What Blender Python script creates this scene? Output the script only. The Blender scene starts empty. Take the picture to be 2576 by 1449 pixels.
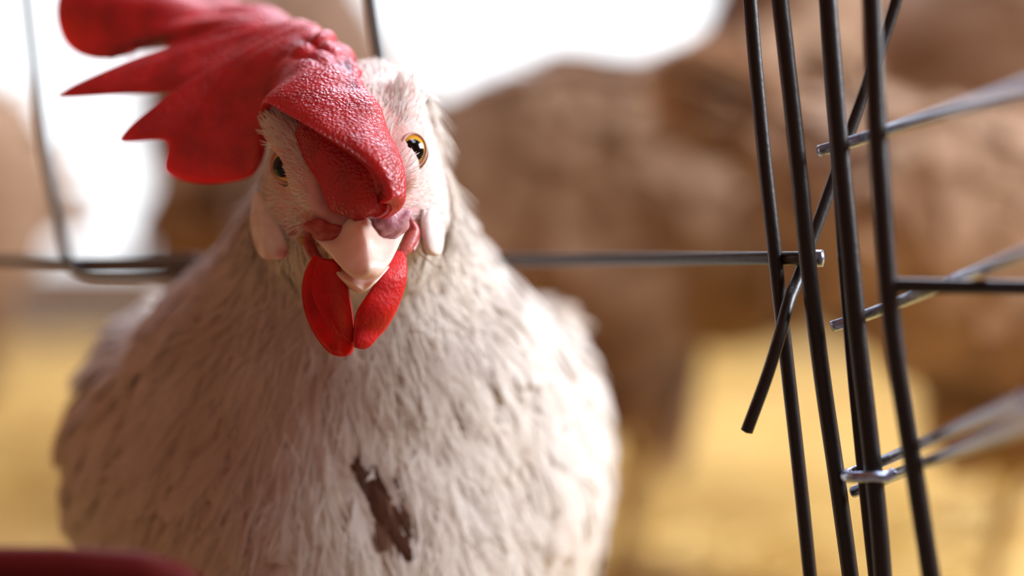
import bpy, math, random
import numpy as np
from mathutils import Vector, Matrix

random.seed(4); rng = np.random.default_rng(4)
C = bpy.context.scene.collection
SC = bpy.context.scene

# ------------------------------------------------------------------ camera
# building units are millimetres: X right, Y away from the lens (0 = beak tip), Z up from the lens height
ZC, DC, S0 = 140.0, 450.0, 0.085
def W(px, py, d=0.0):
    s = S0 * (DC + d) / DC
    return np.array([(px - 1288.0) * s, d, (724.5 - py) * s])
def G(p):                                   # build units -> metres in the world
    p = np.asarray(p, float)
    return (p + np.array([0, 0, ZC])) * 0.001
cam = bpy.data.cameras.new('camera'); cam_o = bpy.data.objects.new('camera', cam); C.objects.link(cam_o)
cam_o.location = G((0, -DC, 0)); cam_o.rotation_euler = (math.pi / 2, 0, 0)
cam.sensor_width = 36; cam.lens = 36 * DC / (2576 * S0)
cam.clip_start = 0.01; cam.clip_end = 60
cam.dof.use_dof = True; cam.dof.focus_distance = 0.462; cam.dof.aperture_fstop = 3.9
SC.camera = cam_o

# ------------------------------------------------------------------ light and exposure
SC.view_settings.view_transform = 'Standard'; SC.view_settings.look = 'None'
SC.view_settings.gamma = 1; SC.view_settings.use_curve_mapping = False
SC.view_settings.exposure = 0.0
w = bpy.data.worlds.new('sky'); SC.world = w; w.use_nodes = True
bg = w.node_tree.nodes['Background']; bg.inputs[0].default_value = (0.93, 0.96, 1.0, 1); bg.inputs[1].default_value = 2.1
def lamp(name, kind, loc, target, power, color, size=0.5, size_y=None):
    l = bpy.data.lights.new(name, kind); o = bpy.data.objects.new(name, l); C.objects.link(o)
    o.location = loc; d = Vector(target) - Vector(loc); o.rotation_euler = d.to_track_quat('-Z', 'Y').to_euler()
    l.energy = power; l.color = color
    if kind == 'AREA':
        l.shape = 'RECTANGLE'; l.size = size; l.size_y = size_y or size
    elif kind == 'POINT': l.shadow_soft_size = size
    return o
lamp('window_daylight', 'AREA', (1.36, 0.16, 0.72), (-0.05, 0.12, 0.10), 64, (0.87, 0.92, 1.0), 0.7, 0.6)
lamp('overhead_fill', 'AREA', (0.30, 1.50, 1.66), (0.1, 0.75, 0.0), 34, (0.76, 0.82, 1.0), 0.7, 0.7)  # area lamp added under the closed ceiling for light from above
lamp('overhead_fill', 'AREA', (0.80, -0.48, 1.62), (0.0, 0.05, 0.1), 10, (0.92, 0.93, 1.0), 0.5, 0.7)  # added front-right fill below the ceiling, which has no opening
lamp('warm_fill', 'POINT', (-0.75, -0.75, 1.15), (0, 0, 0), 1.15, (1.0, 0.30, 0.10), 0.06)  # added warm fill in place of bounced light, no lamp stands there

# ------------------------------------------------------------------ materials
def mat(name): 
    m = bpy.data.materials.new(name); m.use_nodes = True
    nt = m.node_tree; return m, nt, nt.nodes['Principled BSDF'], nt.nodes.new, nt.links.new
def setp(b, **k):
    for n, v in k.items():
        n = n.replace('_', ' ')
        b.inputs[n].default_value = (*v, 1) if isinstance(v, tuple) and len(v) == 3 and n != 'Subsurface Radius' else v
def noise(N, L, scale, detail=4, rough=.55, vec=None, coord='Object'):
    t = N('ShaderNodeTexNoise'); t.inputs['Scale'].default_value = scale; t.inputs['Detail'].default_value = detail; t.inputs['Roughness'].default_value = rough
    tc = N('ShaderNodeTexCoord'); L((vec or tc.outputs[coord]), t.inputs['Vector']); return t
def ramp(N, L, fac, stops):
    r = N('ShaderNodeValToRGB'); e = r.color_ramp.elements
    while len(e) < len(stops): e.new(0.5)
    for i, (p, c) in enumerate(stops): e[i].position = p; e[i].color = (*c, 1)
    L(fac, r.inputs[0]); return r
def bump(N, L, b, h, strength, dist):
    n = N('ShaderNodeBump'); n.inputs['Strength'].default_value = strength; n.inputs['Distance'].default_value = dist
    L(h, n.inputs['Height']); L(n.outputs[0], b.inputs['Normal']); return n

def flesh(name, base, base2, sss=.6, rough=.42, grain=1150, depth=.00036, radius=(.006, .0009, .0006), spec=.8):
    m, nt, b, N, L = mat(name)
    n1 = noise(N, L, 160, 5); r = ramp(N, L, n1.outputs[0], [(.35, base2), (.62, base)]); L(r.outputs[0], b.inputs['Base Color'])
    setp(b, Roughness=rough, Subsurface_Weight=sss, Subsurface_Radius=radius, Subsurface_Scale=1.0, Specular_IOR_Level=spec)
    v = N('ShaderNodeTexVoronoi'); v.inputs['Scale'].default_value = grain; tc = N('ShaderNodeTexCoord')
    n2 = noise(N, L, 260, 3); mx = N('ShaderNodeVectorMath'); mx.operation = 'MULTIPLY_ADD'
    L(n2.outputs[1], mx.inputs[0]); mx.inputs[1].default_value = (.0022,) * 3; L(tc.outputs['Object'], mx.inputs[2]); L(mx.outputs[0], v.inputs['Vector'])
    bump(N, L, b, v.outputs['Distance'], .8, depth)
    return m
M = {}
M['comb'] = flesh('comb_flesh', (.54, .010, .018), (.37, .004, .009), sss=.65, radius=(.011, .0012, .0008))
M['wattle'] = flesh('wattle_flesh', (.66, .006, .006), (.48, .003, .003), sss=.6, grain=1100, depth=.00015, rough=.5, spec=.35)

def feather_mat(name, c1, c2, trans=.35, scale=60):
    m, nt, b, N, L = mat(name)
    n1 = noise(N, L, scale, 4); r = ramp(N, L, n1.outputs[0], [(.3, c2), (.65, c1)])
    L(r.outputs[0], b.inputs['Base Color']); setp(b, Roughness=.7, Specular_IOR_Level=.25, Sheen_Weight=.15)
    t = N('ShaderNodeBsdfTranslucent'); L(r.outputs[0], t.inputs[0]); mx = N('ShaderNodeMixShader'); mx.inputs[0].default_value = trans
    L(b.outputs[0], mx.inputs[1]); L(t.outputs[0], mx.inputs[2]); L(mx.outputs[0], nt.nodes['Material Output'].inputs[0])
    return m
M['feather'] = feather_mat('white_feather', (.87, .82, .77), (.76, .68, .60), .35, 45)
M['bristle'] = feather_mat('face_bristle', (.92, .86, .82), (.82, .72, .66), .3, 200)
M['dirty'] = feather_mat('stained_feather', (.15, .062, .034), (.06, .022, .011), .2, 60)
M['shaded_feather'] = feather_mat('shaded_flock_feather', (.56, .37, .24), (.36, .205, .11), .3, 14)  # brown of the shade on white hens is put into this colour

def vcol_mat(name, rough=.6, sss=.3, grain=700, depth=.0003):
    m, nt, b, N, L = mat(name)
    a = N('ShaderNodeVertexColor'); a.layer_name = 'tint'
    n1 = noise(N, L, 300, 5); r = ramp(N, L, n1.outputs[0], [(.3, (.78, .72, .70)), (.7, (1.0, 1.0, 1.0))])
    mx = N('ShaderNodeMix'); mx.data_type = 'RGBA'; mx.blend_type = 'MULTIPLY'; mx.inputs['Factor'].default_value = 1
    L(a.outputs[0], mx.inputs['A']); L(r.outputs[0], mx.inputs['B']); L(mx.outputs['Result'], b.inputs['Base Color'])
    setp(b, Roughness=rough, Subsurface_Weight=sss, Subsurface_Radius=(.003, .0012, .0008), Subsurface_Scale=1.0)
    n2 = noise(N, L, grain, 4); bump(N, L, b, n2.outputs[0], .7, depth); return m
M['skin'] = vcol_mat('hen_skin')
M['lobe'] = vcol_mat('ear_lobe_skin', .5, .4, 500, .0002)
def horn_mat():
    m, nt, b, N, L = mat('beak_horn')
    n1 = noise(N, L, 90, 4); r = ramp(N, L, n1.outputs[0], [(.35, (.84, .58, .49)), (.68, (.92, .73, .65))]); L(r.outputs[0], b.inputs['Base Color'])
    setp(b, Roughness=.28, Subsurface_Weight=.5, Subsurface_Radius=(.004, .0016, .001), Subsurface_Scale=1.0, Specular_IOR_Level=.55)
    n2 = noise(N, L, 350, 4); bump(N, L, b, n2.outputs[0], .25, .0003); return m
M['beak'] = horn_mat()
def plain(name, col, rough=.5, metal=0, col2=None, scale=50, bumps=0, bdist=.001, spec=.5):
    m, nt, b, N, L = mat(name)
    n1 = noise(N, L, scale, 5); r = ramp(N, L, n1.outputs[0], [(.35, col2 or col), (.65, col)]); L(r.outputs[0], b.inputs['Base Color'])
    setp(b, Roughness=rough, Metallic=metal, Specular_IOR_Level=spec)
    if bumps: bump(N, L, b, n1.outputs[0], bumps, bdist)
    return m
M['wire'] = plain('black_coated_wire', (.007, .0045, .0045), .42, .0, (.014, .007, .005), 500, .35, .0003, .4)
M['sky_sheen_wire'] = plain('sky_sheen_coated_wire', (.44, .53, .74), .28, .95, (.30, .36, .50), 700, .4, .0003)  # black coated wire with its blue sky reflection put into the colour
M['lid'] = plain('eyelid_skin', (.60, .38, .32), .5, 0, (.46, .24, .18), 400, .4, .0003)
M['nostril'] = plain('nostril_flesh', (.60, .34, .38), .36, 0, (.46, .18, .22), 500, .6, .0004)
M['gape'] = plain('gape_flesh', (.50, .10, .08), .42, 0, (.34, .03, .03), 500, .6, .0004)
M['crust'] = plain('dry_feed_crust', (.55, .36, .10), .7, 0, (.42, .22, .05), 600, .5, .0004)
M['leg'] = plain('yellow_leg_scale', (.62, .44, .16), .5, 0, (.48, .30, .10), 300, .5, .0006)
M['trough'] = plain('dark_red_plastic', (.11, .006, .006), .5, 0, (.08, .004, .004), 60, .1, .001, .15)
def eye_mat(axis, center):
    m, nt, b, N, L = mat('hen_eye')
    tc = N('ShaderNodeTexCoord'); d = N('ShaderNodeVectorMath'); d.operation = 'DOT_PRODUCT'
    nn = N('ShaderNodeVectorMath'); nn.operation = 'NORMALIZE'; L(tc.outputs['Object'], nn.inputs[0])
    L(nn.outputs[0], d.inputs[0]); d.inputs[1].default_value = axis
    ac = N('ShaderNodeMath'); ac.operation = 'ARCCOSINE'; L(d.outputs['Value'], ac.inputs[0])
    dv = N('ShaderNodeMath'); dv.operation = 'DIVIDE'; L(ac.outputs[0], dv.inputs[0]); dv.inputs[1].default_value = 1.5
    r = ramp(N, L, dv.outputs[0], [(.0, (.004, .003, .003)), (.33, (.005, .003, .003)), (.355, (.10, .09, .06)), (.385, (.70, .38, .04)), (.52, (.56, .24, .02)), (.64, (.14, .03, .01)), (.75, (.04, .01, .008))])
    L(r.outputs[0], b.inputs['Base Color']); setp(b, Roughness=.05, Specular_IOR_Level=.45); return m

def litter_mat():
    m, nt, b, N, L = mat('straw_litter')
    n1 = noise(N, L, 5, 6); n2 = noise(N, L, 60, 5)
    r1 = ramp(N, L, n1.outputs[0], [(.32, (.52, .29, .07)), (.5, (.78, .52, .15)), (.68, (.92, .72, .33))])
    r2 = ramp(N, L, n2.outputs[0], [(.3, (.55, .50, .45)), (.7, (1, 1, 1))])
    mx = N('ShaderNodeMix'); mx.data_type = 'RGBA'; mx.blend_type = 'MULTIPLY'; mx.inputs['Factor'].default_value = 1
    L(r1.outputs[0], mx.inputs['A']); L(r2.outputs[0], mx.inputs['B']); L(mx.outputs['Result'], b.inputs['Base Color'])
    setp(b, Roughness=.9, Specular_IOR_Level=0.0); bump(N, L, b, n2.outputs[0], .6, .01); return m
M['litter'] = litter_mat()
M['straw'] = plain('straw_stalk', (.92, .70, .30), .55, 0, (.74, .49, .16), 30, spec=0.0)
def wood_mat(name, c1, c2):
    m, nt, b, N, L = mat(name); tc = N('ShaderNodeTexCoord'); mp = N('ShaderNodeMapping'); mp.inputs['Scale'].default_value = (1.5, 1.5, 14)
    L(tc.outputs['Object'], mp.inputs[0]); n1 = noise(N, L, 3, 6, vec=mp.outputs[0]); r = ramp(N, L, n1.outputs[0], [(.35, c2), (.65, c1)])
    L(r.outputs[0], b.inputs['Base Color']); setp(b, Roughness=.75); bump(N, L, b, n1.outputs[0], .3, .004); return m
M['wood'] = wood_mat('barn_wood', (.30, .125, .06), (.18, .065, .03))
M['bounce_strip'] = plain('low_bounce_floor', (.20, .145, .11), .9, 0, (.13, .09, .065), 9, .3, .004, .2)
M['concrete'] = plain('rough_concrete', (.42, .36, .30), .85, 0, (.30, .24, .19), 8, .3, .004)

# ------------------------------------------------------------------ mesh helpers
def mesh_np(name, V, F, smooth=True):
    """V in metres, F an int array (n,3) or (n,4), or a list of such arrays."""
    Fs = F if isinstance(F, list) else [F]
    me = bpy.data.meshes.new(name); V = np.asarray(V, np.float32)
    me.vertices.add(len(V)); me.vertices.foreach_set('co', V.ravel())
    idx = np.concatenate([np.asarray(f, np.int32).ravel() for f in Fs])
    tot = np.concatenate([np.full(len(f), np.asarray(f).shape[1], np.int32) for f in Fs])
    st = np.concatenate([[0], np.cumsum(tot)[:-1]]).astype(np.int32)
    me.loops.add(len(idx)); me.loops.foreach_set('vertex_index', idx)
    me.polygons.add(len(tot)); me.polygons.foreach_set('loop_start', st)
    me.polygons.foreach_set('use_smooth', np.full(len(tot), smooth, bool))
    me.update(calc_edges=True); me.validate(); return me
def link(name, me, m=None, parent=None):
    o = bpy.data.objects.new(name, me); C.objects.link(o)
    if m is not None:
        me.materials.clear(); me.materials.append(m)
    if parent is not None: o.parent = parent
    return o
def part(name, V, F, m, parent, smooth=True, label=None, kind=None):
    """V in build units (mm); the mesh is stored relative to the parent's base."""
    loc = np.array(parent.matrix_world.translation) if parent.type == 'EMPTY' else parent['base']
    me = mesh_np(name, G(V) - loc, F, smooth); o = link(name, me, m, parent)
    o['base'] = [float(x) for x in loc]
    if label: o['label'] = label
    if kind: o['kind'] = kind
    return o
def thing(name, base, label, cat, group=None):
    o = bpy.data.objects.new(name, None); o.empty_display_size = .02; C.objects.link(o); o.location = G(base)
    o['label'] = label; o['category'] = cat
    if group: o['group'] = group
    bpy.context.view_layer.update(); return o
def norm(a): return a / np.maximum(np.linalg.norm(a, axis=-1, keepdims=True), 1e-9)
def catmull(P, n):
    """P (k, ...) control values -> n samples along the first axis."""
    P = np.asarray(P, float); k = len(P); t = np.linspace(0, k - 1, n); i = np.minimum(t.astype(int), k - 2); f = t - i
    f = f.reshape((-1,) + (1,) * (P.ndim - 1))
    p1, p2 = P[i], P[i + 1]; p0 = np.where((i > 0).reshape(f.shape), P[np.maximum(i - 1, 0)], 2 * p1 - p2); p3 = np.where((i + 2 < k).reshape(f.shape), P[np.minimum(i + 2, k - 1)], 2 * p2 - p1)
    return .5 * (2 * p1 + (p2 - p0) * f + (2 * p0 - 5 * p1 + 4 * p2 - p3) * f ** 2 + (3 * p1 - p0 - 3 * p2 + p3) * f ** 3)
def grid_faces(nu, nv, close_v=False, off=0):
    i, j = np.meshgrid(np.arange(nu - 1), np.arange(nv if close_v else nv - 1), indexing='ij'); j2 = (j + 1) % nv
    return np.stack([i * nv + j, (i + 1) * nv + j, (i + 1) * nv + j2, i * nv + j2], -1).reshape(-1, 4) + off
def tube(path, radius, n=14, samples=None, caps=True):
    P = np.asarray(path, float)
    if samples: P = catmull(P, samples)
    r = np.full(len(P), radius) if np.isscalar(radius) else (catmull(np.asarray(radius, float), len(P)) if len(radius) != len(P) else np.asarray(radius, float))
    T = norm(np.gradient(P, axis=0)); up = np.array([0, 0, 1.]) if abs(T[0, 2]) < .9 else np.array([0, 1., 0])
    V = []; nrm = norm(np.cross(T[0], up))
    for k in range(len(P)):
        nrm = norm(nrm - T[k] * np.dot(nrm, T[k])); b = np.cross(T[k], nrm)
        a = np.linspace(0, 2 * math.pi, n, endpoint=False)[:, None]
        V.append(P[k] + r[k] * (np.cos(a) * nrm + np.sin(a) * b))
    V = np.concatenate(V); F = [grid_faces(len(P), n, True)]
    if caps:
        # slightly domed ends
        V = np.vstack([V, P[0] - T[0] * r[0] * .25, P[-1] + T[-1] * r[-1] * .25]); m = len(V) - 2; a = np.arange(n); b = (a + 1) % n; e = (len(P) - 1) * n
        F.append(np.concatenate([np.stack([np.full(n, m), a, b], -1), np.stack([np.full(n, m + 1), e + b, e + a], -1)]))
    return V, F
def sheet(S, T, close=True):
    """closed slab from a midsurface grid S (nu,nv,3) with thickness T (nu,nv)."""
    du = np.gradient(S, axis=0); dv = np.gradient(S, axis=1); n = norm(np.cross(du, dv)); nu, nv = S.shape[:2]
    A = (S + n * T[..., None] / 2).reshape(-1, 3); B = (S - n * T[..., None] / 2).reshape(-1, 3); k = nu * nv
    f = grid_faces(nu, nv); F = [f, f[:, ::-1] + k]
    ring = np.concatenate([np.arange(nv), np.arange(1, nu) * nv + nv - 1, (nu - 1) * nv + np.arange(nv - 2, -1, -1), np.arange(nu - 2, 0, -1) * nv]); r2 = np.roll(ring, -1)
    F.append(np.stack([ring, ring + k, r2 + k, r2], -1))
    return np.vstack([A, B]), np.concatenate(F)
def rows_sheet(rows, nu, nv, thick, bulge=0.0, edge=.25):
    """rows of (left, right) world points (plus a dish depth) -> rounded slab."""
    L = catmull([r[0] for r in rows], nu); R = catmull([r[1] for r in rows], nu); v = np.linspace(0, 1, nv)[None, :, None]
    S = L[:, None] * (1 - v) + R[:, None] * v
    S = S + np.array([0, 1., 0]) * bulge * (4 * v * (1 - v)) * np.sin(np.linspace(0, math.pi, nu))[:, None, None]
    vv = v[..., 0]; prof = np.clip(np.minimum(vv, 1 - vv) / edge, 0, 1); prof = np.sqrt(1 - (1 - prof) ** 2)
    uu = np.linspace(0, 1, nu)[:, None]; pu = np.clip((1 - uu) / .12, 0, 1); pu = np.sqrt(1 - (1 - pu) ** 2)
    return S, thick * (.12 + .88 * prof * pu)
def snoise(P, f, seed=0):
    """cheap smooth pseudo-noise in [-1, 1] from a few sines."""
    r = np.random.default_rng(seed); out = 0
    for k in range(6):
        d = r.normal(size=3); d /= np.linalg.norm(d); out = out + np.sin(P @ d * f * (.6 + 1.1 * r.random()) + r.random() * 6.28)
    return out / 3.2

# ------------------------------------------------------------------ implicit surfaces
def sd_ell(P, c, r, R=None):
    q = P - np.asarray(c, float)
    if R is not None: q = q @ np.asarray(R, float).T
    r = np.asarray(r, float); k0 = np.linalg.norm(q / r, axis=-1); k1 = np.linalg.norm(q / r ** 2, axis=-1)
    return k0 * (k0 - 1) / np.maximum(k1, 1e-9)
def sd_cap(P, a, b, ra, rb):
    a = np.asarray(a, float); b = np.asarray(b, float); ab = b - a; h = np.clip(((P - a) @ ab) / (ab @ ab), 0, 1)
    return np.linalg.norm(P - a - h[..., None] * ab, axis=-1) - (ra + (rb - ra) * h)
def smin(a, b, k):
    h = np.clip(.5 + .5 * (b - a) / k, 0, 1); return b * (1 - h) + a * h - k * h * (1 - h)
def smax(a, b, k): return -smin(-a, -b, k)
def surface_nets(f, lo, hi, step, relax=2, refine=None):
    lo = np.asarray(lo, float); n = np.ceil((np.asarray(hi) - lo) / step).astype(int) + 1
    ax = [lo[i] + np.arange(n[i]) * step for i in range(3)]
    X = np.stack(np.meshgrid(*ax, indexing='ij'), -1); D = f(X.reshape(-1, 3)).reshape(n)
    ins = D < 0; cs = [ins[a:n[0] - 1 + a, b:n[1] - 1 + b, c:n[2] - 1 + c] for a in (0, 1) for b in (0, 1) for c in (0, 1)]
    cnt = sum(c.astype(int) for c in cs); act = (cnt > 0) & (cnt < 8); ids = -np.ones(act.shape, int); ids[act] = np.arange(act.sum())
    V = lo + (np.argwhere(act) + .5) * step
    faces = []
    for d in range(3):
        e1, e2 = [(1, 2), (2, 0), (0, 1)][d]
        sl0 = [slice(None)] * 3; sl1 = [slice(None)] * 3; sl0[d] = slice(0, n[d] - 1); sl1[d] = slice(1, n[d])
        a = ins[tuple(sl0)]; b = ins[tuple(sl1)]; cross = np.argwhere(a != b); sgn = a[tuple(cross.T)]
        ok = (cross[:, e1] > 0) & (cross[:, e2] > 0) & (cross[:, e1] < n[e1] - 1) & (cross[:, e2] < n[e2] - 1); cross = cross[ok]; sgn = sgn[ok]
        q = []
        for s1, s2 in ((0, 0), (1, 0), (1, 1), (0, 1)):
            c = cross.copy(); c[:, e1] -= s1; c[:, e2] -= s2; q.append(ids[tuple(c.T)])
        q = np.stack(q, -1); q[sgn] = q[sgn][:, ::-1]; faces.append(q[:, ::-1])
    F = np.concatenate(faces)
    def grad(P, e=.4):
        g = np.stack([f(P + np.eye(3)[i] * e) - f(P - np.eye(3)[i] * e) for i in range(3)], -1); return g / (2 * e)
    for it in range(relax + 2):
        if it < relax:                      # laplacian, then back onto the surface
            acc = np.zeros_like(V); m = np.zeros(len(V))
            for k in range(4):
                np.add.at(acc, F[:, k], V[F[:, (k + 1) % 4]]); np.add.at(m, F[:, k], 1); np.add.at(acc, F[:, k], V[F[:, (k - 1) % 4]]); np.add.at(m, F[:, k], 1)
            V = acc / np.maximum(m, 1)[:, None]
        g = grad(V); V = V - np.clip(f(V), -step, step)[:, None] * g / np.maximum((g * g).sum(-1, keepdims=True), .3)
    return V, F
def sample(V, F, n, seed=0, keep=None):
    r = np.random.default_rng(seed); T = np.concatenate([F[:, :3], F[:, [0, 2, 3]]]); a, b, c = V[T[:, 0]], V[T[:, 1]], V[T[:, 2]]
    nn = np.cross(b - a, c - a); ar = np.linalg.norm(nn, axis=1)
    if keep is not None: ar = ar * keep((a + b + c) / 3, norm(nn))
    i = r.choice(len(T), n, p=ar / ar.sum()); u = np.sqrt(r.random((n, 1))); v = r.random((n, 1))
    return (1 - u) * a[i] + u * (1 - v) * b[i] + u * v * c[i], norm(nn)[i]

# ------------------------------------------------------------------ feathers
def feather_proto(barbs, width, seed, gap=.22):
    """one feather, length 1 along x, a vane of tapering barbs on a bent shaft; about 2*barbs quads"""
    r = np.random.default_rng(seed); V = []; F = []
    def prof(t): return width * (np.sin(math.pi * np.clip(t * .86 + .1, 0, 1)) ** .7)
    def zc(x, y): return -.18 * x * x + .10 * x - .5 * y * y
    for k in range(barbs):
        t0 = k / barbs; t1 = min((k + 1.5) / barbs, 1)
        for s in (-1, 1):
            wdt = prof(t0) * (1 - gap * r.random()); lead = .26 * (1 - .4 * t0) + .03 * r.random()
            p = [(t0, 0), (t1, 0), (max(min(t1 + lead, 1.06) - .55 / barbs, min(t0 + lead, 1.0) + .02), s * wdt), (min(t0 + lead, 1.0), s * wdt * .97)]
            b = len(V); V += [(x, y, zc(x, y)) for x, y in p]; F.append([b, b + 1, b + 2, b + 3] if s > 0 else [b + 3, b + 2, b + 1, b])
    return np.array(V), np.array(F)
PROTO = [feather_proto(13, .24, 1), feather_proto(13, .20, 2), feather_proto(13, .28, 3), feather_proto(14, .15, 4)]
def strand_proto(seed):
    r = np.random.default_rng(seed); b = r.normal(0, .12)
    x = np.array([0, .4, .75, 1.0]); y = b * x ** 2; z = .10 * x - .22 * x ** 2; h = np.array([.028, .024, .016, .004])
    V = np.concatenate([np.stack([x, y - h, z], -1), np.stack([x, y + h, z], -1)]); F = np.array([[i, i + 1, i + 5, i + 4] for i in range(3)]); return V, F
def place(protos, P, N_, flow, length, lift, seed, wscale=1.0, jitter=.25):
    """joined copies of small protos laid over a surface along a flow direction"""
    r = np.random.default_rng(seed); n = len(P); Fl = flow + r.normal(0, jitter, (n, 3)); Fl = norm(Fl - N_ * (Fl * N_).sum(-1, keepdims=True))
    lf = (lift * (.5 + r.random(n)))[:, None] if not np.isscalar(lift) else (lift * (.5 + r.random(n)))[:, None]
    x = norm(Fl + N_ * lf); y = norm(np.cross(N_, x)); z = np.cross(x, y)
    tw = r.normal(0, .14, n)[:, None]; y, z = y * np.cos(tw) + z * np.sin(tw), z * np.cos(tw) - y * np.sin(tw)
    ln = (length * (.75 + .5 * r.random(n))); which = r.integers(0, len(protos), n); Vs = []; Fs = []; off = 0; Ns = []
    for k, (pv, pf) in enumerate(protos):
        i = np.where(which == k)[0]
        if not len(i): continue
        v = P[i, None] + (pv[None, :, 0:1] * x[i, None] + pv[None, :, 1:2] * y[i, None] * wscale + pv[None, :, 2:3] * z[i, None]) * ln[i, None, None]
        Vs.append(v.reshape(-1, 3)); Fs.append((pf[None] + (np.arange(len(i)) * len(pv))[:, None, None] + off).reshape(-1, 4)); off += len(i) * len(pv)
        Ns.append(np.repeat(norm(N_[i] * .7 + z[i] * .3), len(pv), 0))
    place.normals = np.concatenate(Ns); return np.concatenate(Vs), np.concatenate(Fs)
def soften(me, n): me.normals_split_custom_set_from_vertices(np.asarray(n, np.float32))   # vane normals follow the coat

# ------------------------------------------------------------------ the poultry house (setting)
def box_part(name, lo, hi, m, kind='structure', parent=None):
    lo, hi = np.array(lo, float), np.array(hi, float); V = np.array([[(lo, hi)[i][0], (lo, hi)[j][1], (lo, hi)[k][2]] for i in (0, 1) for j in (0, 1) for k in (0, 1)])
    F = np.array([[0, 1, 3, 2], [4, 6, 7, 5], [0, 4, 5, 1], [2, 3, 7, 6], [0, 2, 6, 4], [1, 5, 7, 3]])
    o = link(name, mesh_np(name, G(V), F, False), m, parent)
    if kind and parent is None: o['kind'] = kind
    return o
FZ = -140.0
nx, ny = 150, 140
gx, gy = np.meshgrid(np.linspace(-1700, 1400, nx), np.linspace(-10, 3000, ny), indexing='ij')
gz = FZ + 4 * np.sin(gx * .013 + 1) * np.sin(gy * .011) + rng.normal(0, 1.6, gx.shape) + np.clip((gy - 700) / 2000, 0, 1) * 60 - 6
fl = link('floor', mesh_np('floor', G(np.stack([gx, gy, gz], -1).reshape(-1, 3)), grid_faces(nx, ny)), M['litter']); fl['kind'] = 'structure'
box_part('floor', (-1700, -1300, FZ - 30), (1400, 0, FZ - .5), M['bounce_strip'])  # unseen dark strip added to dull the yellow bounce from the floor
TOP = 1700.0
box_part('wall_left', (-1760, -1300, FZ - 20), (-1700, 3000, TOP), M['wood'])
# the right wall has a window opening that lets the daylight in
for a, b in (((1400, -1300, FZ - 20), (1460, 3000, 440)), ((1400, -1300, 1240), (1460, 3000, TOP)), ((1400, -1300, 440), (1460, -300, 1240)), ((1400, 620, 440), (1460, 3000, 1240))):
    box_part('wall_right', a, b, M['wood'])
box_part('wall_front', (-1700, -1360, FZ - 20), (1400, -1300, TOP), M['wood'])
box_part('ceiling', (-1760, -1360, TOP), (1460, 3060, TOP + 40), M['wood'])
# open-sided back: a low wall, then daylight
box_part('wall_back', (-1700, 2900, FZ - 20), (1400, 3000, 25), M['concrete'])
box_part('trim_1', (-1700, 2880, 25), (1400, 3020, 45), M['wood'])
# loose straw on the litter, stuff
ns = 9000; sx = rng.uniform(-900, 1100, ns); sy = 250 + 2300 * rng.random(ns) ** 1.6; sz = FZ - 3 + np.clip((sy - 700) / 2000, 0, 1) * 60 + rng.uniform(0, 12, ns)
ang = rng.uniform(0, 6.28, ns); ln = rng.uniform(18, 60, ns); d = np.stack([np.cos(ang), np.sin(ang), rng.normal(0, .2, ns)], -1) * ln[:, None]; c = np.stack([sx, sy, sz], -1)
sd = np.stack([-np.sin(ang), np.cos(ang), 0 * ang], -1) * 1.4; up = np.array([0, 0, 1.3])
SV = np.stack([c - d / 2 - sd, c - d / 2 + sd, c - d / 2 + up, c + d / 2 - sd, c + d / 2 + sd, c + d / 2 + up], 1).reshape(-1, 3)
SF = (np.array([[0, 1, 4, 3], [1, 2, 5, 4], [2, 0, 3, 5]])[None] + (np.arange(ns) * 6)[:, None, None]).reshape(-1, 4)
so = link('loose_straw', mesh_np('loose_straw', G(SV), SF, False), M['straw'], fl); so['kind'] = 'stuff'; so['label'] = 'golden loose straw stalks'

# ------------------------------------------------------------------ the white hen in front
fwd = norm(np.array([.13, -.70, -.69])); lat = norm(np.array([.99, .12, .12])); lat = norm(lat - fwd * (lat @ fwd)); upv = np.cross(lat, fwd)
RH = np.stack([lat, fwd, upv])
TC, TR = (-47, 160, -70), (70, 112, 70)
def f_body(P):
    d = sd_ell(P, W(885, 405, 34), (18, 21, 18), RH)
    d = smin(d, sd_ell(P, W(925, 320, 48), (14, 15, 15)), 6)
    d = smin(d, sd_ell(P, W(890, 540, 38), (21, 17, 14)), 7)
    d = smin(d, sd_cap(P, W(885, 430, 24), W(893, 525, 21), 9.5, 8.0), 5)
    d = smin(d, sd_cap(P, W(708, 318, 25), W(796, 485, 15.5), 4.1, 3.5), 4)
    d = smin(d, sd_cap(P, W(1016, 255, 30), W(1008, 440, 17), 4.4, 3.8), 4)
    n = sd_cap(P, W(895, 500, 52), W(890, 790, 84), 21, 40)
    n = smin(n, sd_ell(P, W(895, 880, 92), (45, 42, 24)), 14)
    d = smin(d, n, 9)
    t = sd_ell(P, TC, TR)
    t = smin(t, sd_ell(P, (-48, 96, -50), (59, 50, 50)), 20)
    t = smin(t, sd_ell(P, W(1290, 1130, 160), (27, 88, 42)), 12)
    t = smin(t, sd_ell(P, W(455, 1120, 165), (27, 88, 42)), 12)
    t = smin(t, sd_ell(P, (-48, 250, -55), (52, 70, 45)), 25)
    d = smin(d, t, 22)
    return d
def surf(px, py, d0=-5.0):
    """first point of the body on the sight line through a pixel, with its normal"""
    d = d0
    for _ in range(200):
        p = W(px, py, d); v = f_body(p[None])[0]
        if v < .02: break
        d += max(v * .8, .02)
        if d > 300: break
    g = np.array([f_body((p + e)[None])[0] - f_body((p - e)[None])[0] for e in np.eye(3) * .3]); return p, norm(g)
cleft_a, cleft_b = surf(898, 1130)[0], surf(972, 1290)[0]
BV, BF = surface_nets(f_body, (-140, 2, -146), (50, 330, 62), 2.2)
hen = thing('hen', (-48, 150, FZ), 'white hen with a big flopped red comb staring into the lens', 'hen')
body = part('body', BV, BF, M['skin'], hen)
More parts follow.
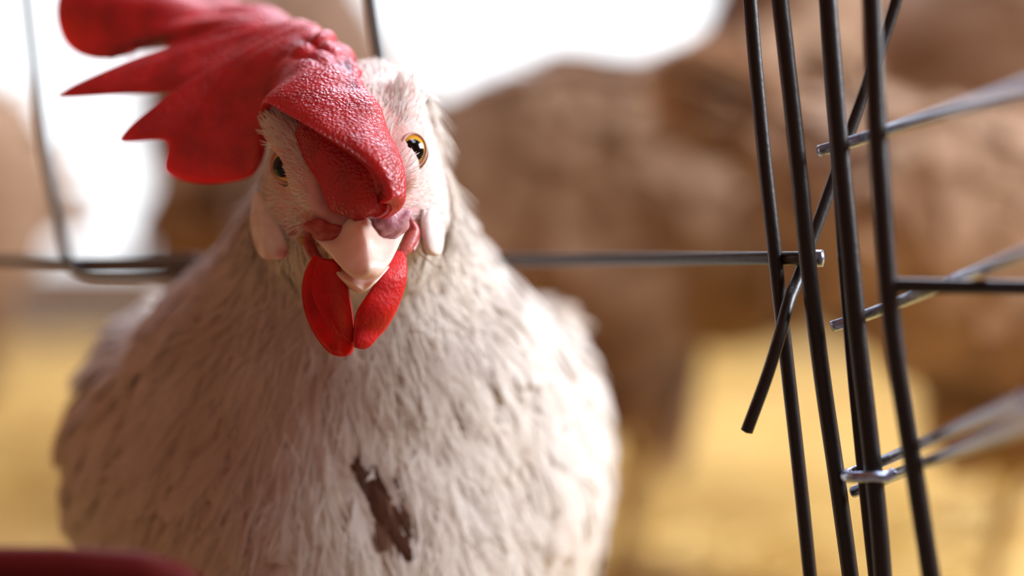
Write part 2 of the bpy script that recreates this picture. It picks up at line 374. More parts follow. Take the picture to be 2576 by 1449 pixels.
def tint(V, base, spots):
    c = np.tile(np.array(base, float), (len(V), 1))
    for p, r, col in spots:
        k = np.clip(1 - np.linalg.norm(V - p, axis=1) / r, 0, 1)[:, None]; k = k * k * (3 - 2 * k); c = c * (1 - k) + np.array(col) * k
    return c
def set_tint(o, col):
    a = o.data.color_attributes.new('tint', 'FLOAT_COLOR', 'POINT'); a.data.foreach_set('color', np.concatenate([col, np.ones((len(col), 1))], 1).astype(np.float32).ravel())
face_k = np.clip((BV[:, 2] - 6) / 10, 0, 1) * np.clip((62 - BV[:, 1]) / 14, 0, 1)
col = np.array([.74, .64, .54]) * (1 - face_k[:, None]) + np.array([.82, .50, .46]) * face_k[:, None]
spots = [(W(800, 580, 20), 8, (.45, .04, .03)), (W(745, 590, 24), 6, (.60, .22, .18)), (W(1020, 560, 20), 7, (.66, .38, .40)), (W(860, 500, 14), 9, (.45, .03, .03)),
         (W(1035, 600, 22), 6, (.70, .30, .24)), (W(800, 650, 22), 8, (.55, .15, .12)), (W(1050, 300, 34), 6, (.78, .50, .46)), (W(780, 370, 20), 7, (.5, .05, .04))]
for p, r, cc in spots:
    k = np.clip(1 - np.linalg.norm(BV - p, axis=1) / r, 0, 1)[:, None]; k = k * k * (3 - 2 * k); col = col * (1 - k) + np.array(cc) * k
set_tint(body, col)

# eyes
def eyeball(px, py, axis, depth_in, r, tilt):
    p, n = surf(px, py); ax = norm(np.array(axis)); c = p - ax * depth_in
    u = np.linspace(0, math.pi, 25); v = np.linspace(0, 2 * math.pi, 33)[:-1]; U, Vv = np.meshgrid(u, v, indexing='ij')
    V = np.stack([np.sin(U) * np.cos(Vv), np.sin(U) * np.sin(Vv), np.cos(U)], -1).reshape(-1, 3) * r
    o = link('eye', mesh_np('eye', V * .001, grid_faces(25, 32, True)), eye_mat(tuple(ax), c), hen); o.location = Vector(G(c)) - hen.location
    # fleshy lid rim, an almond ring on the ball
    side = norm(np.array(tilt) - ax * (np.array(tilt) @ ax)); oth = np.cross(ax, side); a = np.linspace(0, 2 * math.pi, 40, endpoint=False)[:, None]
    rx, ry = .80, .62
    ring = np.cos(a) * side * rx + np.sin(a) * oth * ry; ring = ring + ax * np.sqrt(np.maximum(1 - (ring * ring).sum(1, keepdims=True), .05)); ring = c + norm(ring) * (r + .1)
    rv, rf = tube(np.vstack([ring, ring[:1]]), .36, 8, caps=False); rim = part('eyelid', rv, rf, M['lid'], hen, label='pinkish rim of the eye')
    return c, ax
EL = eyeball(709, 418, (-.46, -.88, -.02), 4.3, 4.9, (.45, -.2, -1))
ER = eyeball(1042, 378, (.40, -.91, .04), 4.7, 4.9, (-.28, -.2, -1))

# comb: fan of ribs from the base on the skull over the fold to the edge with its points
sec = [
 [(925,538,10),(950,548,7.5),(975,535,6),(978,515,4.5),(955,510,4)],
 [(862,512,14),(950,502,9),(986,472,8),(978,474,5),(960,482,3)],
 [(818,462,18),(930,435,12),(982,400,11),(962,406,5),(930,424,2)],
 [(786,400,22),(905,365,16),(964,330,15),(922,346,7),(866,372,3)],
 [(762,345,26),(880,300,21),(944,256,20),(880,290,11),(790,326,6)],
 [(760,305,31),(902,184,37),(896,182,27),(820,225,18),(715,282,13)],
 [(812,270,37),(875,138,40),(868,132,34),(770,190,24),(662,262,20)],
 [(822,250,43),(850,114,46),(833,106,39),(720,190,32),(648,345,34)],
 [(830,240,48),(825,98,51),(803,90,44),(690,190,40),(632,440,42)],
 [(835,238,51),(812,90,53),(780,80,47),(640,195,44),(510,462,46)],
 [(838,236,54),(802,84,56),(756,76,50),(600,195,46),(418,432,48)],
 [(840,235,55),(796,80,57),(745,74,52),(575,195,48),(416,356,48)],
 [(842,234,56),(790,78,58),(735,72,53),(545,190,49),(303,352,48)],
 [(845,233,58),(780,75,60),(712,70,56),(560,165,52),(440,248,52)],
 [(848,232,60),(772,72,62),(698,68,58),(520,160,56),(360,232,56)],
 [(850,231,62),(765,70,64),(682,66,60),(470,145,60),(143,243,62)],
 [(853,230,64),(758,66,66),(662,62,62),(500,125,62),(300,172,65)],
 [(855,229,66),(750,62,68),(640,56,64),(520,102,65),(430,122,68)],
 [(857,228,67),(742,58,69),(625,52,66),(490,92,68),(352,110,74)],
 [(858,228,68),(735,55,70),(610,48,67),(440,80,70),(250,150,79)],
 [(860,227,70),(715,45,72),(580,40,70),(380,60,76),(165,112,88)],
 [(863,226,73),(690,32,76),(530,22,76),(330,10,82),(140,10,90)],
 [(866,225,76),(665,20,80),(480,0,83),(320,-45,90),(185,-75,98)],
 [(870,225,80),(650,10,86),(450,-25,92),(370,-60,97),(320,-95,101)]]
for i in (1, 2, 3, 4, 5):
    q = surf(*sec[i][0][:2])[0]; sec[i][0] = (*sec[i][0][:2], q[1] + .5)
for i, rw in enumerate(sec):
    for j in (1, 2):
        x, y, d = rw[j]
        if i >= 5: y += 24 if j == 1 else 20
        if 3 <= i <= 7: x -= 13
        if 4 <= i <= 8: d += 2.5 if j == 1 else -1.5
        rw[j] = (x, y, d)
CP = np.array([[W(*p) for p in s] for s in sec]); nu, nv = 200, 56
tmp = catmull(CP, nu); S = np.swapaxes(catmull(np.swapaxes(tmp, 0, 1), nv), 0, 1)
uu = np.linspace(0, 1, nu)[:, None]; vv = np.linspace(0, 1, nv)[None]
thick = 4.6 - 2.6 * np.clip(vv - .25, 0, 1) + 3.4 * np.exp(-(uu / .10) ** 2) * (1 - .3 * vv)
edge = np.clip((1 - vv) / .10, 0, 1); edge = np.sqrt(1 - (1 - edge) ** 2); eu = np.clip(uu / .03, 0, 1) * np.clip((1 - uu) / .05, 0, 1); eu = np.sqrt(1 - (1 - eu) ** 2)
thick = thick * (.10 + .90 * edge) * (.15 + .85 * eu)
du = np.gradient(S, axis=0); dv = np.gradient(S, axis=1); nn = norm(np.cross(du, dv))
fold = .55 * np.sin(uu * 75 + 3.0 * vv) * np.exp(-((vv - .35) / .28) ** 2) * np.clip((uu - .12) / .1, 0, 1) + .5 * snoise(S, .28, 3) * np.clip((uu - .05) / .1, 0, 1)
# creases over the front of the fold
for u0, sl, wd, dp in ((.19, .10, .012, 1.7), (.25, .07, .013, 2.0), (.315, -.03, .012, 1.6), (.36, -.08, .012, 1.2)):
    fold = fold - dp * np.exp(-((uu - u0 - sl * (vv - .5)) / wd) ** 2) * np.exp(-((vv - .45) / .25) ** 2)
FS = 1.0 if (nn[50:70, 25:32].mean((0, 1)) @ np.array([0, -.7, .7])) > 0 else -1.0   # outward side of the fold
S = S + nn * fold[..., None] * FS
# long furrows beside the crest
for v0, ua, ub, wd, dp in ((.40, .13, .34, .030, 1.5), (.53, .20, .40, .028, 1.3), (.64, .24, .36, .026, .9)):
    S = S - nn * (dp * np.exp(-((vv - v0 - .25 * (uu - .25) - .012 * np.sin(uu * 60)) / wd) ** 2) * np.clip((uu - ua) / .05, 0, 1) * np.clip((ub - uu) / .05, 0, 1))[..., None] * FS
# keep the swollen front wall proud of the skull
q = S.reshape(-1, 3); kk = ((uu < .27) & (vv < .5) & (vv > .02)).ravel()
for _ in range(3):
    fb_ = f_body(q[kk]); gb = np.stack([f_body(q[kk] + e) - f_body(q[kk] - e) for e in np.eye(3) * .4], -1); q[kk] += norm(gb) * np.clip(1.2 - fb_, 0, 4)[:, None]
S = q.reshape(S.shape)
for _ in range(10):
    A_ = S.copy(); A_[1:-1, 1:-1] = (S[:-2, 1:-1] + S[2:, 1:-1] + S[1:-1, :-2] + S[1:-1, 2:]) / 4; wgt = (np.clip((.30 - uu) / .06, 0, 1) * np.clip((.62 - vv) / .1, 0, 1))[..., None]; S = S * (1 - wgt) + A_ * wgt
cv, cf = sheet(S, thick); comb = part('comb', cv, cf, M['comb'], hen)

# beak
def loop_loft(secs, n_u, m, name, mtl, parent=hen, power=1.0, n_a=28):
    K = np.array([[W(*p) for p in s] for s in secs]); A = catmull(K, n_u)          # (n_u, k, 3): closed control loops
    k = A.shape[1]; ext = np.concatenate([A[:, -1:], A, A[:, :2]], 1); out = []
    for j in range(n_a):
        t = j / n_a * k; i = int(t); f = t - i; p0, p1, p2, p3 = (ext[:, i + q] for q in range(4))
        out.append(.5 * (2 * p1 + (p2 - p0) * f + (2 * p0 - 5 * p1 + 4 * p2 - p3) * f ** 2 + (3 * p1 - p0 - 3 * p2 + p3) * f ** 3))
    V = np.stack(out, 1); F = [grid_faces(n_u, n_a, True)]; V2 = np.vstack([V.reshape(-1, 3), V[0].mean(0), V[-1].mean(0)]); q = len(V2) - 2; a = np.arange(n_a); b = (a + 1) % n_a; e = (n_u - 1) * n_a
    F.append(np.concatenate([np.stack([np.full(n_a, q), a, b], -1), np.stack([np.full(n_a, q + 1), e + b, e + a], -1)]))
    return part(name, V2, F, mtl, parent)
# loops run gape left, flank left, culmen, flank right, gape right, palate
upper = [
 [(778,588,24),(838,586,17),(902,535,11),(968,584,16),(1032,556,22),(905,640,26)],
 [(790,600,21),(850,602,13.5),(908,562,8),(966,594,13),(1024,572,19),(905,648,22)],
 [(818,630,16),(864,624,9.5),(916,592,5.2),(964,618,9.5),(1008,606,15),(908,662,17)],
 [(846,660,11.5),(877,650,7),(922,625,3.6),(962,642,7),(994,636,11),(912,676,13)],
 [(866,682,7.5),(890,668,3.6),(926,652,1.2),(960,660,4),(980,662,7.5),(915,690,9)],
 [(882,694,4.5),(899,684,1.6),(926,674,0),(950,676,2),(965,683,4.5),(918,697,6)],
 [(896,702,2.8),(905,696,1.2),(922,689,.4),(938,689,1.4),(948,696,2.8),(920,703,4)],
 [(914,703,2.2),(917,702,1.8),(921,699,1.6),(926,700,1.8),(930,702,2.2),(921,704,2.6)]]
beak = loop_loft(upper, 60, None, 'upper_beak', M['beak'])
lower = [
 [(826,660,21),(850,705,19),(905,735,20),(958,700,19),(1000,640,21),(905,650,24)],
 [(846,680,14),(866,712,12),(905,738,12),(950,706,12),(982,664,14),(910,680,17)],
 [(864,698,8.5),(880,719,6.8),(908,738,6.2),(940,716,6.8),(966,684,8.5),(915,694,11)],
 [(880,708,5.6),(892,722,4.3),(911,735,3.8),(934,722,4.3),(952,700,5.6),(916,704,7)],
 [(896,716,4.2),(902,724,3.4),(914,731,3.2),(928,723,3.4),(938,710,4.2),(916,712,5)],
 [(910,722,3.9),(912,724,3.6),(915,726,3.5),(920,724,3.6),(923,720,3.9),(916,720,4.2)]]
loop_loft(lower, 40, None, 'lower_beak', M['beak'])
# fleshy nostril covers and mouth corners
def blob(name, px, py, d, r, m, R=None, label=None, nz=.0, seed=0):
    u = np.linspace(0, math.pi, 21); v = np.linspace(0, 2 * math.pi, 29)[:-1]; U, Vv = np.meshgrid(u, v, indexing='ij'); V = np.stack([np.sin(U) * np.cos(Vv), np.sin(U) * np.sin(Vv), np.cos(U)], -1).reshape(-1, 3)
    V = V * np.array(r) * (1 + nz * snoise(V, 5, seed))[:, None]
    if R is not None: V = V @ np.asarray(R, float)
    return part(name, V + W(px, py, d), grid_faces(21, 28, True), m, hen, label=label)
def axes(a, b): a = norm(np.array(a, float)); b = np.array(b, float); b = norm(b - a * (a @ b)); return np.stack([a, b, np.cross(a, b)])
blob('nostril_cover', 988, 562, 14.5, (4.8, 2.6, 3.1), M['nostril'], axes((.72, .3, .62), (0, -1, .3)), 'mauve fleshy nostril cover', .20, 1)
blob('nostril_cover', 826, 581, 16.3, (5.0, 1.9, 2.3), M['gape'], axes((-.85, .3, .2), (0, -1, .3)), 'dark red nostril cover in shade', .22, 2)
for pts, r in (([(985,585,15),(992,548,16),(1012,534,18),(1030,545,20),(1034,565,22)], .65), ([(996,590,15),(1004,560,16.5),(1018,552,18.5),(1026,562,20)], .55)):
    tv, tf = tube([W(*p) for p in pts], [r * .5] + [r] * (len(pts) - 2) + [r * .5], 8, 24); part('nostril_fold', tv, tf, M['nostril'], hen)
for pts, r, k in (([(786,590,22),(776,606,23),(790,640,22),(812,660,21)], 1.3, 'gape'), ([(1032,556,21),(1040,585,22),(1026,618,20),(1008,648,18)], 1.5, 'gape'), ([(1040,560,24),(1050,590,25),(1036,630,22)], 1.1, 'nostril')):
    tv, tf = tube([W(*p) for p in pts], [r * .6] + [r] * (len(pts) - 2) + [r * .6], 10, 26); part('mouth_corner', tv, tf, M[k], hen)
blob('dry_crust', 1058, 576, 26, (1.1, .9, 2.2), M['crust'], None, 'yellow crust beside the ear lobe', .2, 5)
blob('dry_crust', 762, 606, 23, (1.0, .8, .9), M['crust'], None, 'yellow crust at the mouth corner', .2, 6)

# wattles
Ls = [(W(790,650,21),W(850,655,17)),(W(768,680,19),W(862,690,15)),(W(760,725,19),W(876,745,14)),(W(764,775,20),W(884,800,14)),(W(782,825,20),W(886,850,14)),(W(810,868,19),W(884,878,14)),(W(838,893,17),W(872,896,15))]
s_, t_ = rows_sheet(Ls, 60, 34, 3.0, 2.5, .22); s_ = s_ + np.array([0, 1, 0]) * (.35 * snoise(s_, .5, 8))[..., None]; wv, wf = sheet(s_, t_); wl = part('wattle', wv, wf, M['wattle'], hen)
Li = [(W(800,656,18.5),W(846,660,15)),(W(786,690,16.5),W(862,695,12.5)),(W(784,735,16),W(876,750,11.5)),(W(800,775,16),W(884,800,11.5)),(W(826,812,15.5),W(886,840,12)),(W(856,846,14.5),W(884,862,12.5))]
s_, t_ = rows_sheet(Li, 46, 28, 2.0, 2.0, .25); wv, wf = sheet(s_, t_); part('wattle_fold', wv, wf, M['wattle'], wl)
Rs = [(W(975,640,17),W(1012,640,18)),(W(962,665,15),W(1019,668,17)),(W(946,705,12),W(1017,705,16)),(W(922,745,11),W(1006,748,15.5)),(W(897,785,11),W(988,790,15.5)),(W(889,825,12),W(962,828,16)),(W(888,856,12.5),W(934,858,15)),(W(892,874,13),W(908,876,14))]
s_, t_ = rows_sheet(Rs, 60, 34, 3.2, -1.2, .2); s_ = s_ + np.array([0, 1, 0]) * (.4 * snoise(s_, .5, 9))[..., None]; wv, wf = sheet(s_, t_); part('wattle', wv, wf, M['wattle'], hen)
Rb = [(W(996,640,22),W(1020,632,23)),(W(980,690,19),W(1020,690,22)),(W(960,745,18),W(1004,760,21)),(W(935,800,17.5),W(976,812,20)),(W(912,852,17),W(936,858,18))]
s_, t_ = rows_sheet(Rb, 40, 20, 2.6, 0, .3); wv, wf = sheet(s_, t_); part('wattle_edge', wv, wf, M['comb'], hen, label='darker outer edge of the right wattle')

# ear lobes
def lobe(rows, seed, rim):
    s_, t_ = rows_sheet(rows, 44, 24, 3.2, -1.5, .4); s_ = s_ + np.array([0, 1, 0]) * (.35 * snoise(s_, .7, seed))[..., None]; v_, f_ = sheet(s_, t_); o = part('ear_lobe', v_, f_, M['lobe'], hen)
    set_tint(o, tint(v_, (.88, .82, .80), [(p, r, (.62, .20, .24)) for p, r in rim])); return o
lobe([(W(652,480,38),W(664,478,34)),(W(640,520,38),W(688,520,31)),(W(636,560,37),W(702,560,28)),(W(642,600,35),W(716,600,26)),(W(654,635,33),W(722,632,25)),(W(676,655,30),W(714,652,26))], 3, [(W(640,600,35),4.0),(W(652,630,33),4.0),(W(690,654,28),4.0),(W(718,640,25),3.5)])
lobe([(W(1066,525,25),W(1084,523,30)),(W(1060,555,24.5),W(1106,553,31)),(W(1060,588,24.5),W(1111,588,32)),(W(1064,620,25),W(1108,620,32)),(W(1074,642,26),W(1098,644,31))], 4, [(W(1066,632,28),3.0)])

# plumage
HX = -37.0
def on_face(c): return (c[:, 2] > 8) & (c[:, 1] < 58)
cen_comb = W(880, 470, 16); gape_c = W(905, 600, 16)
def keep_face(c, n):
    k = np.clip((c[:, 2] - 4) / 10, .0, 1) * np.clip((66 - c[:, 1]) / 10, 0, 1)
    for e, ax in (EL, ER): k = k * (np.linalg.norm(c - e, axis=1) > 6.3)
    k = k * (np.linalg.norm((c - gape_c) * np.array([1, .8, 1]), axis=1) > 11.5)
    k = k * np.where(np.linalg.norm(c - W(800, 585, 19), axis=1) < 5.5, .05, 1); k = k * np.where(np.linalg.norm(c - W(850, 480, 15), axis=1) < 7, 0, 1)
    return k
P, Nn = sample(BV, BF, 8500, 1, keep_face)
fl_ = P - W(900, 590, 2); fl_ = fl_ + np.array([0, 8, -4]); r_ = np.linalg.norm(P - W(900, 560, 10), axis=1)
sv, sf = place([strand_proto(k) for k in range(3)], P, Nn, norm(fl_), 1.5 + .075 * r_, .15, 2, 1.7, .2)
fb_o = part('face_bristles', sv, sf, M['bristle'], body, kind='stuff'); soften(fb_o.data, place.normals)
def flow_body(P):
    up = np.clip((P[:, 2] - 0) / 25, 0, 1)[:, None]; x = (P[:, 0] - (-44))[:, None]
    f_neck = np.concatenate([.018 * x, .25 + 0 * x, -1 + 0 * x], 1)
    f_body_ = np.concatenate([.008 * x, .55 + 0 * x, -.85 + 0 * x], 1)
    side_ = np.clip((np.abs(x) - 42) / 14, 0, 1) * np.clip((P[:, 1:2] - 75) / 30, 0, 1); f_wing = np.concatenate([-.002 * x, .9 + 0 * x, -.55 + 0 * x], 1)
    return norm((f_neck * up + f_body_ * (1 - up)) * (1 - side_) + f_wing * side_)
def cleft_d(c): return sd_cap(c, cleft_a, cleft_b, 0, 0)
def keep_neck(c, n): return np.where(c[:, 2] > -14, 1.0, 0) * np.where((c[:, 2] < 22) | (c[:, 1] > 40), 1, 0) * np.where((c[:, 2] > 12) & (c[:, 1] < 46), 0, 1) * np.where(n[:, 1] < .6, 1, .3)
def keep_body(c, n): return np.where(c[:, 2] < 0, 1.0, 0) * np.where(n[:, 1] < .5, 1, .35) * np.where(cleft_d(c) < 3.5, .5, 1)
P, Nn = sample(BV, BF, 2600, 5, keep_neck); k = np.clip((P[:, 2] + 14) / 45, 0, 1)
v1, f1 = place([PROTO[1], PROTO[3]], P, Nn, flow_body(P), 17 - 7 * k, .09, 6, 1.0, .14); n1_ = place.normals
P, Nn = sample(BV, BF, 4800, 7, keep_body); k = np.clip((P[:, 1] - 60) / 120, 0, 1)
v2, f2 = place(PROTO[:3], P, Nn, flow_body(P), 15 + 8 * k, .07, 8, 1.0, .16); n2_ = place.normals
P, Nn = sample(BV, BF, 5200, 9, lambda c, n: (keep_neck(c, n) + .6 * keep_body(c, n)) * np.clip((75 - c[:, 1]) / 20, 0, 1) * (cleft_d(c) > 7))
v3, f3 = place([strand_proto(k) for k in range(3)], P, Nn, flow_body(P), 12, .26, 10, .8, .22); n3_ = place.normals
plm = part('plumage', np.concatenate([v1, v2, v3]), np.concatenate([f1, f2 + len(v1), f3 + len(v1) + len(v2)]), M['feather'], body, kind='stuff'); soften(plm.data, np.concatenate([n1_, n2_, n3_]))
# the breast and hackle feathers that can be told apart, one object each
fmesh = []
for k, (pv, pf) in enumerate(PROTO[:3]):
    me = mesh_np('feather', pv * .001, pf); me.materials.append(M['feather']); fmesh.append(me)
P, Nn = sample(BV, BF, 260, 21, lambda c, n: np.where(c[:, 1] < 90, 1, 0) * np.where(n[:, 1] < -.1, 1, 0) * np.where((c[:, 2] < 6) & (c[:, 2] > -80), 1, 0) * np.where(c[:, 0] > -62, 1, .35) * np.where(cleft_d(c) < 7, 0, 1))
fb = flow_body(P) + rng.normal(0, .16, P.shape)
for k in range(len(P)):
    n = Nn[k]; x = norm(fb[k] - n * (fb[k] @ n)); x = norm(x + n * (.07 + .07 * rng.random())); y = norm(np.cross(n, x)); z = np.cross(x, y); L_ = 11 + 7 * rng.random()
    o = bpy.data.objects.new('feather', fmesh[k % 3]); C.objects.link(o); o.parent = body
    Mx = Matrix.Identity(4)
    for i in range(3):
        for j, ax in enumerate((x, y, z)): Mx[i][j] = float(ax[i]) * L_
    Mx.translation = Vector(G(P[k] + n * .4)) - Vector(body['base']); o.matrix_basis = Mx
# stained feathers in the parting of the breast
P, Nn = sample(BV, BF, 46, 31, lambda c, n: np.clip(1.1 - cleft_d(c) / 3.2, 0, 1))
v_, f_ = place([PROTO[1], PROTO[3]], P, Nn, flow_body(P) + np.array([.22, 0, 0]), 10, .09, 32, 1, .10); part('stained_plumage', v_, f_, M['dirty'], body, kind='stuff', label='brown soiled feathers in the breast parting')

# ------------------------------------------------------------------ the flock behind
PIV = np.array([10, 0, 150.])
def f_hen(P0, up=0.0):
    c_, s_ = math.cos(up), math.sin(up); P = P0 - PIV; P = np.stack([P[:, 0] * c_ + P[:, 2] * s_, P[:, 1], P[:, 2] * c_ - P[:, 0] * s_], -1) + PIV; Q0 = np.stack([P0[:, 0], np.abs(P0[:, 1]), P0[:, 2]], -1); Q = np.stack([P[:, 0], np.abs(P[:, 1]), P[:, 2]], -1)
    d = sd_ell(P, (0, 0, 185), (122, 66, 70)); d = smin(d, sd_ell(P, (70, 0, 185), (58, 56, 62)), 20)
    d = smin(d, sd_ell(Q, (-15, 56, 196), (95, 16, 46)), 10)
    d = smin(d, sd_cap(P, (82, 0, 215), (132, 0, 325), 46, 19), 22); d = smin(d, sd_ell(P, (146, 0, 350), (23, 16, 18)), 8)
    d = smin(d, sd_cap(P, (-95, 0, 200), (-150, 0, 216), 38, 15), 25)
    d = smin(d, sd_cap(Q0, (12, 34, 150), (18, 38, 88), 36, 13), 14); d = smin(d, sd_cap(Q0, (18, 38, 88), (2, 38, 10), 6, 5), 4)
    for tx, ty in ((42, -14), (50, 3), (38, 18), (-22, 0)): d = smin(d, sd_cap(Q0, (2, 38, 8), (2 + tx, 38 + ty, 4), 4.6, 3.0), 3)
    return d
def turn(V, up): c_, s_ = math.cos(up), math.sin(up); q = V - PIV; return np.stack([q[:, 0] * c_ - q[:, 2] * s_, q[:, 1], q[:, 2] * c_ + q[:, 0] * s_], -1) + PIV
def flock_meshes(up):
    HV, HF = surface_nets(lambda P: f_hen(P, up), (-220, -90, -4), (200, 90, 430), 5.0); HL = turn(HV, -up)
    hb = mesh_np('flock_body', HV * .001, HF); hb.materials.append(M['skin'])
    ca = hb.color_attributes.new('tint', 'FLOAT_COLOR', 'POINT'); lk = (HV[:, 2] < 92)[:, None]; hc = np.where(lk, np.array([.62, .44, .16]), np.array([.70, .56, .45])); hc = np.where((HL[:, 2:3] > 338) & (HL[:, 0:1] > 146), np.array([.75, .35, .28]), hc)
    ca.data.foreach_set('color', np.concatenate([hc, np.ones((len(hc), 1))], 1).astype(np.float32).ravel())
    def keep(c, n): q = turn(c, -up); return np.where(c[:, 2] > 95, 1, 0) * np.where((q[:, 2] > 335) & (q[:, 0] > 140), 0, 1)
    P, Nn = sample(HV, HF, 4200, 41, keep); q = turn(P, -up)
    nk = np.clip((q[:, 2] - 235) / 40, 0, 1)[:, None] * (q[:, 0:1] > 50); fw = norm(np.array([-.3, 0, -1]) * nk + np.array([-1, 0, -.30]) * (1 - nk)); fw = turn(fw + PIV, up) - PIV
    pv_, pf_ = place(PROTO[:3], P, Nn, fw, 34 - 14 * nk[:, 0], .16, 42, 1.0, .2); hp = mesh_np('flock_plumage', pv_ * .001, pf_); soften(hp, place.normals); hp.materials.append(M['shaded_feather'])
    return hb, hp
FLOCK = {}
# tail: overlapping long feathers
tailm = mesh_np('tail_feather', PROTO[2][0] * np.array([95, 110, 60]) * .001, PROTO[2][1]); tailm.materials.append(M['shaded_feather'])
def small_loft(name, path, rad, m, n=12):
    v_, f_ = tube(path, rad, n, 16); me = mesh_np(name, v_ * .001, f_); me.materials.append(m); return me
bkm = small_loft('beak', [(163, 0, 350), (176, 0, 346), (190, 0, 338)], [7, 4.5, .8], M['beak'])
def flat(name, pts, t, m):
    n = len(pts); V = np.array([[x, s * t, z] for s in (-1, 1) for x, z in pts], float); a = np.arange(n); b = (a + 1) % n
    cen = np.array([[np.mean([p[0] for p in pts]), s * t * 1.6, np.mean([p[1] for p in pts])] for s in (-1, 1)]); V = np.vstack([V, cen])
    F = [np.stack([a, b, b + n, a + n], -1), np.concatenate([np.stack([np.full(n, 2 * n), b, a], -1), np.stack([np.full(n, 2 * n + 1), a + n, b + n], -1)])]
    me = mesh_np(name, V * .001, F); me.materials.append(m); return me
cmm = flat('comb', [(166, 362), (172, 376), (163, 372), (164, 392), (153, 376), (148, 398), (141, 376), (128, 392), (130, 370), (114, 376), (122, 358), (145, 362)], 2.2, M['comb'])
wtm = flat('wattle', [(160, 340), (168, 334), (168, 316), (160, 308), (154, 320), (154, 334)], 1.6, M['wattle'])
eym = mesh_np('eye', np.array([[math.sin(a) * math.cos(b), math.sin(a) * math.sin(b), math.cos(a)] for a in np.linspace(0, math.pi, 9) for b in np.linspace(0, 2 * math.pi, 13)[:-1]]) * .0042, grid_faces(9, 12, True)); eym.materials.append(plain('flock_eye', (.05, .015, .008), .1))
def flock_hen(px, depth, heading, scale, label, up=0.0):
    x = W(px, 700, depth)[0]; zf = FZ - 4 + np.clip((depth - 700) / 2000, 0, 1) * 60
    if up not in FLOCK: FLOCK[up] = flock_meshes(up)
    hb, hp = FLOCK[up]; pv = Vector(PIV * .001); T = Matrix.Translation(pv) @ Matrix.Rotation(-up, 4, 'Y') @ Matrix.Translation(-pv)
    t = bpy.data.objects.new('hen', None); t.empty_display_size = .03; C.objects.link(t); t.location = G((x, depth, zf)); t.rotation_euler = (0, 0, math.radians(heading)); t.scale = (scale,) * 3
    t['label'] = label; t['category'] = 'hen'; t['group'] = 'hens of the flock behind'
    b = link('body', hb, None, t); p = link('plumage', hp, None, b); p['kind'] = 'stuff'
    for nm, me in (('beak', bkm), ('comb', cmm), ('wattle', wtm)):
        o = link(nm, me, None, t); o.matrix_local = T
    for s in (-1, 1):
        e = link('eye', eym, None, t); e.matrix_local = T @ Matrix.Translation((.153, s * .0145, .353))
    for k in range(7):
        f = link('tail_feather', tailm, None, t)
        f.matrix_local = T @ Matrix.LocRotScale(Vector((-.125, (k - 3) * .006, .205 + .003 * (3 - abs(k - 3)))), Matrix.Rotation(math.pi + math.radians((k - 3) * 5), 3, 'Z') @ Matrix.Rotation(math.radians(-12), 3, 'Y') @ Matrix.Rotation(math.radians((k - 3) * 22), 3, 'X'), None)
    return t
flock_hen(1560, 570, -8, 1.0, 'large blurred hen in brown shade spanning the middle background', .16)
flock_hen(2560, 420, 14, .82, 'blurred hen at the right frame edge behind the sheen-painted wires', -.28)
flock_hen(712, 1000, 262, 1.22, 'tall upright blurred hen right behind the red comb', .7)
flock_hen(-340, 720, 262, 1.05, 'pale blurred hen at the left frame edge behind the cage wire')
flock_hen(2560, 780, 165, 1.3, 'distant hen in shade-brown plumage in the top right corner behind the wires')

# ------------------------------------------------------------------ cage wire
def wire(name, pts, dia, m, parent, samples=40, label=None, n=16):
    if pts[0][1] < -50 and pts[-1][1] > 1500:          # uprights run on up and down to the floor
        a, b = np.array(pts[-2], float), np.array(pts[-1], float); e = b + (b - a) * (2300 - b[1]) / (b[1] - a[1]); pts = list(pts) + [tuple((b + e) / 2), tuple(e)]; samples = 60
        a, b = np.array(pts[1], float), np.array(pts[0], float); pts = [tuple(b + (b - a) * 500 / (a[1] - b[1]))] + list(pts)
    P = [W(*p) if len(p) == 3 else np.array(p[:3]) for p in pts]
    v_, f_ = tube(P, dia / 2, n, samples); return part(name, v_, f_, m, parent, label=label)
cage = thing('cage_panel', W(2000, 724, 5) + np.array([0, 0, -75]), 'black wire cage front with close upright wires right of the hen', 'cage')
wire('wire', [(1882,-60,14),(1902,180,14),(1925,420,14),(1945,600,14),(1958,720,15),(1985,960,17),(2012,1200,19),(2036,1430,21),(2046,1540,22)], 3.2, M['wire'], cage)
wire('wire', [(1955,-60,3),(1985,200,3),(2014,470,3),(2036,690,4),(2070,960,6),(2105,1200,8),(2138,1440,10),(2150,1540,11)], 3.75, M['wire'], cage)
wire('wire', [(2066,650,7.5),(1950,650,17.5),(1600,652,66),(1160,655,126)], 3.1, M['wire'], cage, label='level wire running behind the hen')
kn, kf = tube([W(2052,650,7.5), W(2070,650,7)], 1.9, 14, 6); part('wire_end', kn, kf, M['sky_sheen_wire'], cage, label='cut shiny wire end')
frame = thing('cage_panel', W(300, 724, 128) + np.array([0, 0, 0]), 'blurred black wire cage frame with a rounded corner left of the hen', 'cage')
wire('wire', [(58,-80,140),(80,120,138),(108,340,136),(140,520,134),(162,615,132),(178,660,130),(215,682,127),(290,687,124),(490,687,119)], 2.9, M['wire'], frame, 70)
wire('wire', [(-60,656,146),(200,656,132),(500,652,121)], 2.7, M['wire'], frame)
wire('wire', [(924,-60,92),(938,40,92),(958,170,92),(972,330,95),(985,480,112)], 3.1, M['wire'], frame, label='upright wire behind the comb')
door = thing('cage_door', W(2250, 724, -28) + np.array([0, 0, -70]), 'black wire cage door at right with one level wire', 'cage door')
wire('wire', [(2190,-60,-26),(2196,60,-26),(2205,300,-27),(2218,500,-28),(2232,700,-28),(2252,880,-28),(2280,1060,-27),(2312,1260,-26),(2342,1450,-25),(2356,1540,-25)], 4.0, M['wire'], door)
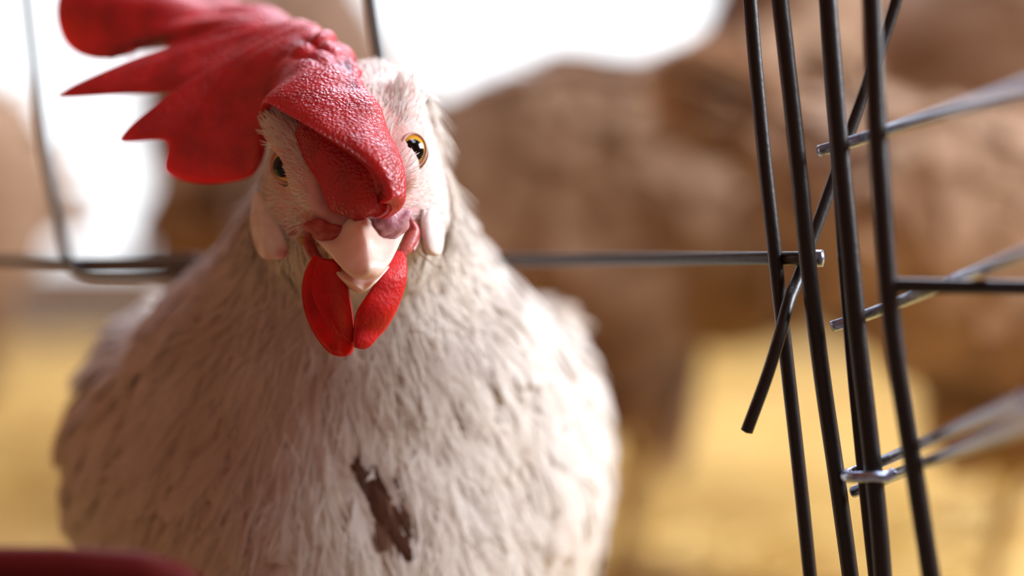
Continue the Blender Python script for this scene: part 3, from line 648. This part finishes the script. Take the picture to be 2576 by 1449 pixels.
wire('wire', [(2236,718,-28),(2400,721,-32),(2700,726,-40)], 3.0, M['wire'], door)
side = thing('cage_panel', W(2150, 724, -2) + np.array([0, 0, -72]), 'cage side of paired upright wires and sheen-painted wires slanting toward the lens', 'cage')
wire('wire', [(2078,-60,-3),(2090,100,-3),(2110,340,-3),(2135,600,-3),(2160,860,-3),(2190,1120,-2),(2212,1330,-2),(2228,1540,-1)], 4.0, M['wire'], side)
wire('wire', [(2072,-60,3.5),(2084,150,3.5),(2106,420,3.5),(2126,700,3.5),(2146,940,4),(2172,1200,4),(2198,1440,5),(2208,1540,5)], 2.6, M['wire'], side, label='thinner upright wire behind its twin')
wire('wire', [(2062,380,7.5),(2140,358,2),(2250,322,-14),(2420,270,-60),(2576,222,-95),(2720,172,-120)], 2.7, M['sky_sheen_wire'], side, label='sheen-painted wire slanting up to the right')
wire('wire', [(2094,822,9),(2160,800,6),(2260,762,-5),(2360,722,-17),(2440,690,-26),(2576,640,-66),(2720,585,-110)], 2.6, M['sky_sheen_wire'], side, label='sheen-painted wire slanting up to the right')
wire('wire', [(2146,1238,10),(2190,1222,7),(2230,1204,5),(2290,1180,-8),(2440,1122,-60),(2576,1068,-100),(2720,1008,-130)], 2.6, M['sky_sheen_wire'], side, label='lower sheen-painted wire of the pair')
wire('wire', [(2600,1000,-96),(2450,1058,-58),(2300,1124,-12),(2220,1160,4),(2150,1186,6),(2128,1196,3.5),(2140,1201,-4),(2190,1199,-6.5),(2228,1200,-6.5),(2250,1190,-6)], 2.4, M['sky_sheen_wire'], side, 90, label='sheen-painted wire hooked round the uprights')
loose = thing('loose_wire', W(1880, 1085, 9), 'loose black wire leaning diagonally across the cage uprights', 'wire')
wire('rod', [(2272,-60,30),(2230,80,29),(2150,300,25),(2080,500,20),(2012,690,14),(1984,760,8),(1965,830,4),(1930,945,3),(1878,1086,3)], 2.75, M['wire'], loose)

# ------------------------------------------------------------------ feed trough at the lower left
tr = thing('feed_trough', W(60, 1449, -20) * np.array([1, 1, 0]) + np.array([0, 0, FZ]), 'dark red plastic feed trough in the lower left corner', 'trough')
prof = [(0, -140), (-2, -90), (-4, -53), (-3, -49), (0, -48), (3, -49), (4, -53), (5, -120), (36, -126), (52, -122), (54, -100), (56, -90), (60, -92), (60, -140)]
xs = np.array([-180, -130, -84, -70, -62, -57, -53, -51.0]); drop = np.array([0, 0, -.4, -1.2, -3.4, -7, -14, -26.0])
TV = np.array([[x, -56 + y, (z if z < -130 else max(z + dz, -139))] for x, dz in zip(xs, drop) for y, z in prof]); tvF = [grid_faces(len(xs), len(prof), True)]
part('trough_body', TV, tvF, M['trough'], tr)
